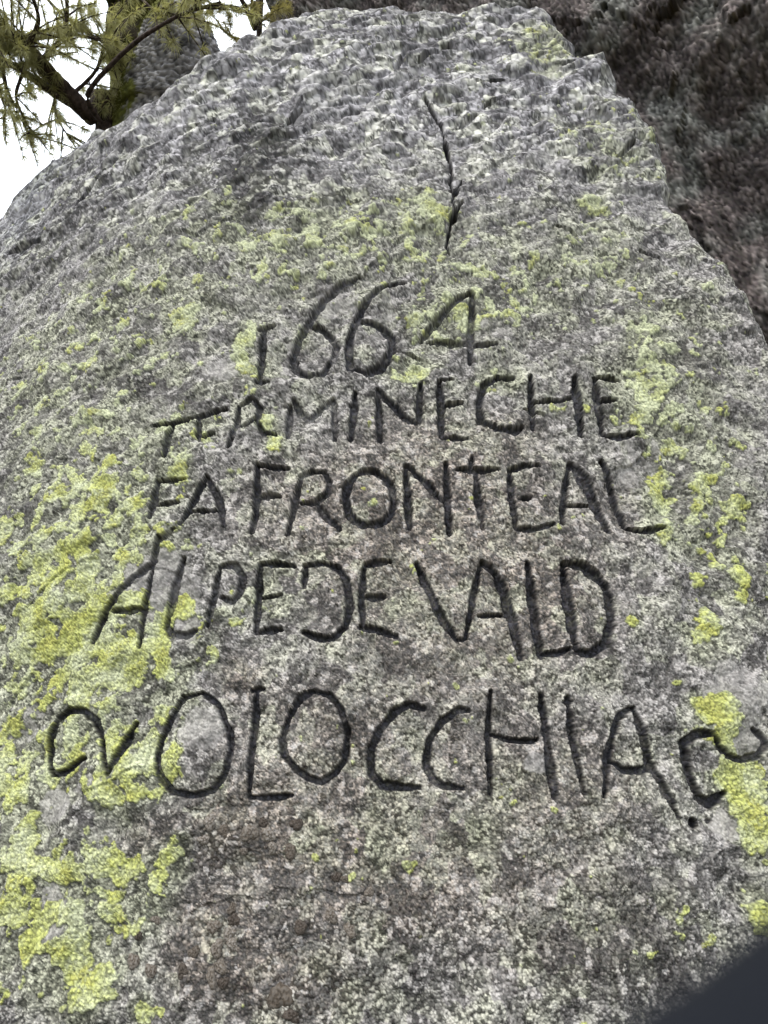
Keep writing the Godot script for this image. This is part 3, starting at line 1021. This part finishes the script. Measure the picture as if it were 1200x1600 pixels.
func dark_blobs() -> Array:
	return [[-0.2896, 1.0017, 0.0934, 0.1428, 0.8], [-0.3171, 0.8038, 0.0742, 0.1278, 0.75], [-0.4059, 0.9271, 0.0804, 0.1399, 0.4], [0, 1.3997, 0.3406, 0.1957, 0.2], [-0.7329, 0.9402, 0.2111, 0.1614, 0.3], [-0.8588, 0.809, 0.1629, 0.1079, 0.35], [-0.4715, 0.2891, 0.0344, 0.0393, 0.6], [-0.5859, 0.5126, 0.0493, 0.0762, 0.3], [-0.2372, 0.9071, 0.0897, 0.1795, 0.5], [0.4624, 0.8737, 0.0411, 0.0307, 0.5], [0.4472, 0.3067, 0.0368, 0.0305, 0.4], [0.3534, 0.7471, 0.0396, 0.0285, 0.45], [0.5936, 0.4595, 0.0516, 0.0678, 0.3], [0.0328, -0.6389, 0.1641, 0.0617, 0.25], [0.2552, -0.5679, 0.1701, 0.0885, 0.15], [-0.2358, -0.515, 0.0527, 0.031, 0.45], [0.3258, -0.6525, 0.1222, 0.0473, 0.35], [-0.0964, -0.6791, 0.0964, 0.0328, 0.35]]

func bare_blobs() -> Array:
	return [[0.1264, -0.0938, 0.2423, 0.251, 0.7], [-0.0438, 0, 0.2189, 0.1342, 0.6], [0.2564, -0.1597, 0.0718, 0.0642, 0.6], [-0.0926, -0.3916, 0.1482, 0.1137, 0.55], [-0.1951, -0.4835, 0.0889, 0.0641, 0.8], [-0.0344, -0.5456, 0.172, 0.0905, 0.7], [-0.2239, -0.6181, 0.0666, 0.07, 0.8], [0.0901, -0.451, 0.2252, 0.1326, 0.45], [0.2724, -0.4343, 0.118, 0.084, 0.45], [-0.1213, -0.6659, 0.097, 0.0466, 0.8], [0.2196, -0.5825, 0.152, 0.0872, 0.45], [0.0464, 0.1549, 0.1276, 0.0822, 0.4], [0.1731, 0.1413, 0.127, 0.0678, 0.5], [-0.2141, -0.2815, 0.039, 0.0386, 0.7], [0.3938, 0, 0.0656, 0.0731, 0.35], [-0.3181, -0.4994, 0.0454, 0.0316, 0.6]]

func crust_blobs() -> Array:
	return [[-0.3135, 0.3096, 0.0353, 0.0339, 0.8], [-0.379, -0.1178, 0.0611, 0.0562, 0.8], [-0.3474, -0.1467, 0.0593, 0.0492, 0.9], [-0.2638, -0.356, 0.0333, 0.0316, 0.9], [-0.3127, -0.2059, 0.031, 0.031, 0.6], [-0.4797, -0.4583, 0.0257, 0.0253, 0.8], [-0.4469, -0.5918, 0.0328, 0.044, 0.7], [-0.1038, 0.4765, 0.0519, 0.0514, 0.6], [0, 0.4426, 0.0385, 0.0419, 0.5], [0.5286, -0.3101, 0.0577, 0.0564, 0.7], [0.5322, -0.374, 0.0233, 0.0222, 0.9], [0.47, -0.4835, 0.0266, 0.02, 0.6], [-0.1729, 0.3298, 0.037, 0.0621, 0.4], [0.2157, 0.4095, 0.0508, 0.0328, 0.4], [-0.4249, -0.4333, 0.0299, 0.0171, 0.6], [-0.5656, -0.3399, 0.0589, 0.0386, 0.5], [-0.0625, 1.0954, 0.2348, 0.1496, 0.3], [0.2075, 0.9069, 0.1482, 0.1343, 0.3], [0.4177, 0.9294, 0.0895, 0.0679, 0.4], [0.4549, 0.1012, 0.0569, 0.079, 0.4], [0.3409, 0.9069, 0.0593, 0.0447, 0.5], [0.2214, -0.4003, 0.0231, 0.0156, 0.8], [-0.4559, -0.2366, 0.0333, 0.0155, 0.5], [-0.1595, 1.1715, 0.1927, 0.2122, 0.3]]

func tripe_spots() -> Array:
	return [[-0.1836, -0.493, 0.0115], [-0.1586, -0.4962, 0.0106], [-0.1531, -0.5111, 0.007], [-0.131, -0.515, 0.0105], [-0.1225, -0.4819, 0.0107], [-0.2224, -0.6592, 0.0114], [-0.2124, -0.647, 0.0106], [-0.2039, -0.6111, 0.01], [-0.1995, -0.5969, 0.0101], [-0.1984, -0.6237, 0.0091], [-0.2255, -0.604, 0.0109], [-0.2185, -0.6285, 0.0099], [-0.2062, -0.6659, 0.0081], [-0.1102, -0.604, 0.01], [-0.1317, -0.6791, 0.0161], [-0.1152, -0.6985, 0.0111], [-0.0706, -0.5912, 0.0092], [-0.0459, -0.6054, 0.0092], [-0.0205, -0.5642, 0.0077], [-0.0645, -0.5456, 0.0077], [-0.0515, -0.5493, 0.0069], [-0.3229, -0.6151, 0.0069], [-0.3249, -0.643, 0.011], [-0.3005, -0.6529, 0.01], [-0.2567, -0.6525, 0.0082], [-0.3026, -0.5972, 0.0069], [-0.247, -0.632, 0.0075], [-0.2027, -0.5825, 0.0076], [-0.2417, -0.4795, 0.0107], [-0.2209, -0.4914, 0.008], [-0.2481, -0.5009, 0.0088], [-0.1688, -0.4795, 0.008], [-0.1921, -0.515, 0.007], [-0.1123, -0.538, 0.0069]]

func letter(what: String, order: String, line: String, depth: float, strokes: Array) -> void:
	var id := names.size()
	names.append(["carved_numeral" if what.begins_with("numeral") else "carved_letter" if what.begins_with("letter") else "carved_mark", "%s cut %s in the %s line of the inscription" % [what, order, line]])
	for s in strokes:
		stroke(id, depth, s[0], s[1])

func fissure(id: int, depth: float, width: float, pts: Array) -> void:
	stroke(id, depth, width, pts)

func inscription() -> void:
	letter("numeral 1", "first", "first", 0.8, [[0.0184, [-0.2384, 0.4063, -0.2384, 0.3455, -0.238, 0.2811]], [0.0149, [-0.2487, 0.4082, -0.2186, 0.4144]], [0.0166, [-0.2426, 0.2781, -0.2222, 0.281]]])
	letter("numeral 6", "second", "first", 0.75, [[0.0167, [-0.0503, 0.5341, -0.0919, 0.5112, -0.1233, 0.4765, -0.1469, 0.4293, -0.1687, 0.3851, -0.1788, 0.3454, -0.1693, 0.3113, -0.1464, 0.2945, -0.1198, 0.3006, -0.0987, 0.3267, -0.0924, 0.3611, -0.1034, 0.39, -0.1244, 0.4111, -0.1514, 0.4161]]])
	letter("numeral 6", "third", "first", 0.85, [[0.0181, [0.0422, 0.5252, 0.0132, 0.5182, -0.0183, 0.4937, -0.0426, 0.4595, -0.0573, 0.4177, -0.0678, 0.3771, -0.0693, 0.3375, -0.0625, 0.3082, -0.0343, 0.3036, -0.0037, 0.3205, 0.0149, 0.3532, 0.0151, 0.39, -0.0025, 0.4128, -0.0306, 0.4226, -0.0597, 0.4128]]])
	letter("numeral 4", "fourth", "first", 0.75, [[0.0177, [0.1797, 0.4868, 0.1748, 0.426, 0.1663, 0.322]], [0.0164, [0.1762, 0.4937, 0.1495, 0.4816, 0.1181, 0.4426, 0.0913, 0.4062, 0.0741, 0.3803]], [0.0159, [0.0853, 0.3739, 0.1254, 0.3739, 0.1685, 0.3611, 0.2187, 0.3643]]])
	letter("letter T", "first", "second", 0.95, [[0.0152, [-0.4294, 0.1934, -0.3802, 0.1983, -0.3324, 0.2073, -0.2978, 0.2226]], [0.0153, [-0.3923, 0.1881, -0.395, 0.1562, -0.3967, 0.1196]]])
	letter("letter E", "second", "second", 0.8, [[0.015, [-0.3447, 0.1982, -0.3414, 0.1727, -0.3373, 0.1504]], [0.0136, [-0.3365, 0.153, -0.3116, 0.164]]])
	letter("letter R", "third", "second", 0.8, [[0.016, [-0.2714, 0.223, -0.2715, 0.1763, -0.2786, 0.1314]], [0.0151, [-0.2715, 0.2245, -0.2437, 0.2354]], [0.0123, [-0.2437, 0.2354, -0.2303, 0.218, -0.233, 0.1938, -0.2653, 0.1734]], [0.0121, [-0.2349, 0.1882, -0.2188, 0.1631, -0.1976, 0.1604]]])
	letter("letter M", "fourth", "second", 0.7, [[0.0156, [-0.1763, 0.228, -0.1751, 0.1535]], [0.0159, [-0.1699, 0.2396, -0.1565, 0.2136, -0.1389, 0.1938, -0.1165, 0.2222, -0.0971, 0.244]], [0.0144, [-0.0946, 0.2411, -0.0893, 0.1535]]])
	letter("letter I", "fifth", "second", 0.85, [[0.0173, [-0.0554, 0.2601, -0.0568, 0.2108, -0.0603, 0.1549]]])
	letter("letter N", "sixth", "second", 0.85, [[0.0156, [-0.0121, 0.2631, -0.007, 0.1508]], [0.0186, [-0.0096, 0.2601, 0.0238, 0.2222, 0.0588, 0.191]], [0.0159, [0.0704, 0.2795, 0.0647, 0.1938]]])
	letter("letter E", "seventh", "second", 0.95, [[0.0173, [0.1056, 0.281, 0.1066, 0.2108, 0.1067, 0.1549]], [0.0128, [0.1068, 0.2795, 0.1312, 0.2825]], [0.0137, [0.1107, 0.2266, 0.1467, 0.2309]], [0.0168, [0.1125, 0.1549, 0.1507, 0.1535]]])
	letter("letter C", "eighth", "second", 0.95, [[0.0159, [0.247, 0.287, 0.2167, 0.2885, 0.19, 0.272, 0.1777, 0.2309, 0.181, 0.191, 0.2053, 0.17, 0.2362, 0.1631, 0.2522, 0.1728]]])
	letter("letter H", "ninth", "second", 0.95, [[0.0162, [0.2786, 0.287, 0.2749, 0.2251, 0.272, 0.1714]], [0.0137, [0.2776, 0.228, 0.3123, 0.2294, 0.3494, 0.2309]], [0.0211, [0.3606, 0.281, 0.3577, 0.2208, 0.3573, 0.1549]]])
	letter("letter E", "tenth", "second", 0.9, [[0.0161, [0.3964, 0.2765, 0.3945, 0.2208, 0.3985, 0.159]], [0.0153, [0.3976, 0.2765, 0.442, 0.2735]], [0.0137, [0.3949, 0.2237, 0.4299, 0.2266]], [0.0168, [0.3985, 0.159, 0.4286, 0.1508, 0.4569, 0.1535]]])
	letter("letter F", "first", "third", 0.8, [[0.0144, [-0.4005, 0.0673, -0.4007, 0.0316, -0.4017, -0.0055]], [0.012, [-0.3993, 0.0672, -0.3525, 0.069]], [0.0105, [-0.3928, 0.0185, -0.3566, 0.0236]]])
	letter("letter A", "second", "third", 0.85, [[0.0151, [-0.3149, 0.0734, -0.3252, 0.0458, -0.3352, 0.0175, -0.3446, -0.0211]], [0.0147, [-0.3124, 0.072, -0.288, 0.0281, -0.2782, 0.0007, -0.2709, -0.026]], [0.0125, [-0.3343, 0.0027, -0.3074, 0.0028, -0.2825, 0.0094]]])
	letter("letter F", "third", "third", 1.0, [[0.0169, [-0.223, 0.0894, -0.2198, 0.0246, -0.2218, -0.0395]], [0.0163, [-0.2205, 0.0868, -0.1709, 0.0894]], [0.0136, [-0.2158, 0.0295, -0.1815, 0.0308]]])
	letter("letter R", "fourth", "third", 0.8, [[0.0136, [-0.1453, 0.0752, -0.1535, 0.0246, -0.1625, -0.0419]], [0.0126, [-0.1486, 0.0752, -0.1288, 0.0842, -0.1061, 0.0816, -0.0952, 0.0611, -0.0987, 0.0358, -0.1169, 0.0221, -0.1422, 0.0196]], [0.0144, [-0.1134, 0.0159, -0.0958, -0.0109, -0.0746, -0.0301]]])
	letter("letter O", "fifth", "third", 0.95, [[0.0158, [0.0177, 0.0271, 0.0134, 0.0035, 0.0018, -0.015, -0.0147, -0.0252, -0.033, -0.0252, -0.0497, -0.015, -0.0616, 0.0035, -0.0663, 0.0271, -0.0627, 0.051, -0.0514, 0.0705, -0.0344, 0.0815, -0.0153, 0.0815, 0.0019, 0.0705, 0.0137, 0.051, 0.0177, 0.0271]]])
	letter("letter N", "sixth", "third", 1.0, [[0.0158, [0.0386, 0.096, 0.0409, 0.0246, 0.0433, -0.0289]], [0.016, [0.0431, 0.0947, 0.0759, 0.0522, 0.1024, 0.0172]], [0.0158, [0.1101, 0.0973, 0.1093, 0.0246, 0.1097, -0.0419]]])
	letter("letter T", "seventh", "third", 0.85, [[0.0139, [0.1298, 0.0816, 0.1635, 0.079, 0.201, 0.0829]], [0.0147, [0.161, 0.0752, 0.1623, 0.0246, 0.1664, -0.0313]], [0.0117, [0.1575, 0.1118, 0.1539, 0.0881]]])
	letter("letter E", "eighth", "third", 0.9, [[0.0147, [0.2225, 0.0829, 0.2198, 0.0246, 0.2228, -0.0289]], [0.014, [0.2227, 0.0855, 0.247, 0.092, 0.2738, 0.0881]], [0.0102, [0.233, 0.0246, 0.2531, 0.0271]], [0.0131, [0.2246, -0.0324, 0.2567, -0.036, 0.2859, -0.0253]]])
	letter("letter A", "ninth", "third", 0.95, [[0.0137, [0.3307, 0.0999, 0.3159, 0.0433, 0.3013, -0.0229]], [0.0203, [0.335, 0.0973, 0.3482, 0.0687, 0.3622, 0.0246, 0.3776, -0.0348]], [0.009, [0.3168, 0.0147, 0.3542, 0.0147]]])
	letter("letter L", "tenth", "third", 0.95, [[0.0182, [0.3891, 0.1025, 0.3997, 0.0383, 0.4081, -0.0265]], [0.0142, [0.4097, -0.0301, 0.437, -0.0348, 0.4737, -0.0289]]])
	letter("letter A", "first", "fourth", 0.8, [[0.0132, [-0.3793, -0.0454, -0.3835, -0.0894, -0.4105, -0.115, -0.4421, -0.1562, -0.4594, -0.1874, -0.4688, -0.2174]], [0.0095, [-0.3828, -0.0939, -0.3833, -0.1452, -0.386, -0.1932, -0.3825, -0.2325]], [0.0129, [-0.4384, -0.1694, -0.4134, -0.1729, -0.3889, -0.1698]]])
	letter("letter L", "second", "fourth", 0.7, [[0.015, [-0.3328, -0.0826, -0.3415, -0.136, -0.3467, -0.1936]], [0.0143, [-0.3461, -0.1978, -0.3345, -0.2126, -0.3097, -0.2131, -0.2973, -0.2062]]])
	letter("letter P", "third", "fourth", 0.75, [[0.0125, [-0.269, -0.1024, -0.2735, -0.1464, -0.2764, -0.2014]], [0.0135, [-0.2671, -0.1002, -0.2439, -0.0993, -0.2286, -0.1173, -0.2312, -0.1446, -0.2442, -0.1586, -0.2603, -0.1531]]])
	letter("letter E", "fourth", "fourth", 0.95, [[0.0144, [-0.2032, -0.096, -0.2024, -0.1554, -0.1996, -0.212]], [0.0138, [-0.2032, -0.096, -0.1759, -0.0949, -0.1472, -0.0983]], [0.0114, [-0.1973, -0.1544, -0.1637, -0.1501]], [0.013, [-0.1956, -0.212, -0.1597, -0.209]]])
	letter("letter D", "fifth", "fourth", 0.9, [[0.0143, [-0.1304, -0.0983, -0.099, -0.0938, -0.0746, -0.1017, -0.0592, -0.1305, -0.0542, -0.1672, -0.0594, -0.2038, -0.0799, -0.2222, -0.1039, -0.2212, -0.1263, -0.2131]], [0.0135, [-0.1294, -0.0983, -0.1272, -0.1392]]])
	letter("letter E", "sixth", "fourth", 0.85, [[0.0124, [-0.0325, -0.105, -0.036, -0.1554, -0.0322, -0.2059]], [0.0128, [-0.0305, -0.0983, 0.0095, -0.0938]], [0.0124, [-0.0339, -0.1554, 0.001, -0.1533]], [0.014, [-0.0372, -0.2079, -0.01, -0.21, 0.02, -0.2192]]])
	letter("letter V", "seventh", "fourth", 1.0, [[0.0152, [0.0537, -0.0938, 0.0684, -0.1349, 0.0873, -0.1841, 0.1117, -0.2253]], [0.0123, [0.1576, -0.1005, 0.1415, -0.1597, 0.1269, -0.2202]], [0.0089, [0.1117, -0.2253, 0.1278, -0.2222]]])
	letter("letter A", "eighth", "fourth", 1.05, [[0.0126, [0.1602, -0.0938, 0.1819, -0.1128]], [0.0182, [0.1819, -0.1128, 0.1948, -0.1468, 0.2014, -0.1914, 0.209, -0.2523]], [0.0091, [0.1492, -0.1841, 0.1879, -0.182]]])
	letter("letter L", "ninth", "fourth", 1.05, [[0.0184, [0.236, -0.0938, 0.2361, -0.1672, 0.2398, -0.2503]], [0.0127, [0.2441, -0.2463, 0.265, -0.2453, 0.2855, -0.2393]]])
	letter("letter D", "tenth", "fourth", 1.1, [[0.0194, [0.2948, -0.096, 0.2924, -0.1672, 0.294, -0.2423]], [0.0161, [0.2937, -0.096, 0.3239, -0.0983, 0.3493, -0.1195, 0.3622, -0.1511, 0.3559, -0.1997, 0.3423, -0.2303, 0.3194, -0.2453, 0.2938, -0.2443]]])
	letter("letter O", "first", "fifth", 1.0, [[0.0135, [-0.4224, -0.3629, -0.4375, -0.3396, -0.4586, -0.3249, -0.4837, -0.3231, -0.5049, -0.3346, -0.5105, -0.3606, -0.5056, -0.3927, -0.4927, -0.4143, -0.4744, -0.4119, -0.4457, -0.393]]])
	letter("letter V", "second", "fifth", 1.0, [[0.01, [-0.4224, -0.3629, -0.4119, -0.39, -0.4039, -0.4103]], [0.0155, [-0.3712, -0.3457, -0.3856, -0.3816, -0.4001, -0.4147]]])
	letter("letter O", "third", "fifth", 0.85, [[0.0111, [-0.2731, -0.3033, -0.2436, -0.3241, -0.2234, -0.3624, -0.2195, -0.3916, -0.226, -0.4174, -0.242, -0.4385, -0.2684, -0.446, -0.2996, -0.4401, -0.3191, -0.4214, -0.3288, -0.3955, -0.3271, -0.369, -0.3179, -0.3465, -0.3004, -0.3115, -0.2731, -0.3033]]])
	letter("letter L", "fourth", "fifth", 0.85, [[0.0123, [-0.1892, -0.3007, -0.1881, -0.3361, -0.1892, -0.389, -0.1888, -0.4452]], [0.0109, [-0.1885, -0.4477, -0.1578, -0.4485, -0.1292, -0.4452]], [0.0104, [-0.1968, -0.3016, -0.1796, -0.2997]]])
	letter("letter O", "fifth", "fifth", 0.95, [[0.0111, [-0.1041, -0.3025, -0.123, -0.3101, -0.1387, -0.3361, -0.1478, -0.3704, -0.1425, -0.3933, -0.1258, -0.4106, -0.1077, -0.4234, -0.0883, -0.4276, -0.0696, -0.4149, -0.0572, -0.3985, -0.0526, -0.3606, -0.0629, -0.3287, -0.0788, -0.3101, -0.1041, -0.3025]]])
	letter("letter C", "sixth", "fifth", 0.95, [[0.0133, [0.0591, -0.3269, 0.0382, -0.3213, 0.0162, -0.3315, -0.0056, -0.3561, -0.0186, -0.3828, -0.0183, -0.4157, -0.0036, -0.431, 0.0245, -0.4343, 0.0508, -0.4343]]])
	letter("letter C", "seventh", "fifth", 0.95, [[0.0122, [0.1257, -0.3306, 0.1106, -0.3287, 0.0852, -0.3443, 0.0664, -0.3713, 0.0608, -0.4029, 0.0703, -0.4234, 0.0854, -0.4335, 0.1116, -0.436]]])
	letter("letter H", "eighth", "fifth", 0.9, [[0.0116, [0.159, -0.3035, 0.1526, -0.3678, 0.151, -0.4427]], [0.0089, [0.1567, -0.3633, 0.1804, -0.3713, 0.2119, -0.374, 0.2226, -0.3704]], [0.0139, [0.2337, -0.3082, 0.236, -0.3498, 0.2368, -0.4029, 0.2381, -0.4485]]])
	letter("letter I", "ninth", "fifth", 0.9, [[0.0114, [0.2733, -0.3148, 0.2719, -0.3498, 0.2751, -0.3916, 0.2794, -0.4427]], [0.0176, [0.2725, -0.3138, 0.2733, -0.3232]]])
	letter("letter A", "tenth", "fifth", 0.9, [[0.0125, [0.3645, -0.3259, 0.3429, -0.3425, 0.3291, -0.3713, 0.3192, -0.4003, 0.3069, -0.4468]], [0.0131, [0.3693, -0.3259, 0.3758, -0.3606, 0.38, -0.4003, 0.3969, -0.4385, 0.4103, -0.4714]], [0.0121, [0.3229, -0.4003, 0.3438, -0.4132, 0.3668, -0.4132, 0.3862, -0.4072]]])
	letter("letter E", "eleventh", "fifth", 1.05, [[0.0145, [0.4806, -0.3624, 0.4581, -0.3624, 0.4388, -0.374, 0.4335, -0.3959, 0.436, -0.4242, 0.4439, -0.4477, 0.4601, -0.4559, 0.4833, -0.441]], [0.0115, [0.4834, -0.3669, 0.4858, -0.381]]])
	letter("small curved mark", "twelfth", "fifth", 0.75, [[0.0114, [0.4833, -0.3758, 0.4973, -0.3916, 0.5172, -0.3977, 0.5418, -0.3916, 0.5556, -0.3775, 0.5496, -0.3642, 0.5406, -0.3552]]])
	var crack := names.size()
	names.append(["crack", "dark crack with small holes running down above the inscription"])
	fissure(crack, 0.8, 0.0107, [0.1014, 1.1458, 0.1188, 1.0954, 0.1391, 1.0561])
	fissure(crack, 1.6, 0.0168, [0.1457, 0.9893, 0.1522, 0.9294])
	fissure(crack, 1.2, 0.0082, [0.1522, 0.9294, 0.1582, 0.8672])
	fissure(crack, 2.6, 0.0239, [0.1554, 0.8071, 0.159, 0.7903])
	fissure(crack, 2.2, 0.0185, [0.1575, 0.7289, 0.1464, 0.701])
	fissure(crack, 1.2, 0.0075, [0.1464, 0.701, 0.1338, 0.6352])
	fissure(crack, 0.9, 0.0055, [0.1014, 1.1458, 0.1203, 1.0954, 0.139, 1.0536, 0.1437, 1.0152, 0.147, 0.9846, 0.1492, 0.9294, 0.1568, 0.8672, 0.151, 0.8369, 0.1565, 0.7987, 0.1505, 0.7614, 0.1575, 0.7289, 0.1462, 0.697, 0.1379, 0.6658, 0.1337, 0.6314, 0.1382, 0.6088])
	fissure(crack, 1.2, 0.0063, [0.1575, 0.7289, 0.1728, 0.7532])
	fissure(crack, 1.2, 0.0065, [0.1551, 0.7987, 0.1705, 0.8198, 0.1774, 0.8412])
	fissure(1, 0.9, 0.0079, [0.0374, 0.3532, 0.0693, 0.336])
	fissure(1, 0.9, 0.0103, [-0.3557, -0.0301, -0.3797, -0.0572])
	fissure(1, 1.6, 0.0148, [0.4297, -0.4771, 0.431, -0.4835])
	fissure(1, 0.8, 0.0083, [0.4515, -0.4787, 0.4581, -0.4771])
	fissure(1, 0.9, 0.0137, [0.0327, 1.2652, 0.053, 1.3139, 0.084, 1.362])
	fissure(1, 1.0, 0.0181, [0.0907, 1.2936, 0.1512, 1.362, 0.1773, 1.3807])
	fissure(1, 1.0, 0.0132, [0.2333, 1.2028, 0.3078, 1.2295])
	fissure(1, 0.6, 0.0128, [0.247, 1.1204, 0.2939, 1.156])
	fissure(1, 0.5, 0.0142, [0.1819, 1.0464, 0.2257, 1.0806])
	fissure(1, 0.9, 0.0174, [0.4598, 1.2793, 0.4892, 1.2907])
	fissure(1, 0.9, 0.0153, [0.5489, 0.9294, 0.58, 0.9637, 0.5932, 0.9799])
	fissure(1, 1.0, 0.0177, [-0.2482, 1.0229, -0.2297, 1.0708, -0.2039, 1.1079])
	fissure(1, 1.0, 0.0163, [-0.3025, 1.3584, -0.2695, 1.3703])
	fissure(1, 1.0, 0.0147, [0.5421, 0.6107, 0.5793, 0.5921])
	fissure(1, 0.8, 0.021, [-0.7649, 0.9119, -0.7203, 0.9684, -0.6738, 1.0149])
	fissure(1, 0.8, 0.0262, [-0.9643, 0.853, -0.9185, 0.8571, -0.869, 0.8417])
	fissure(1, 1.0, 0.0136, [0.3736, 0.6774, 0.4122, 0.6542])
	fissure(1, 1.0, 0.0099, [0.2605, 0.2108, 0.2945, 0.1966])
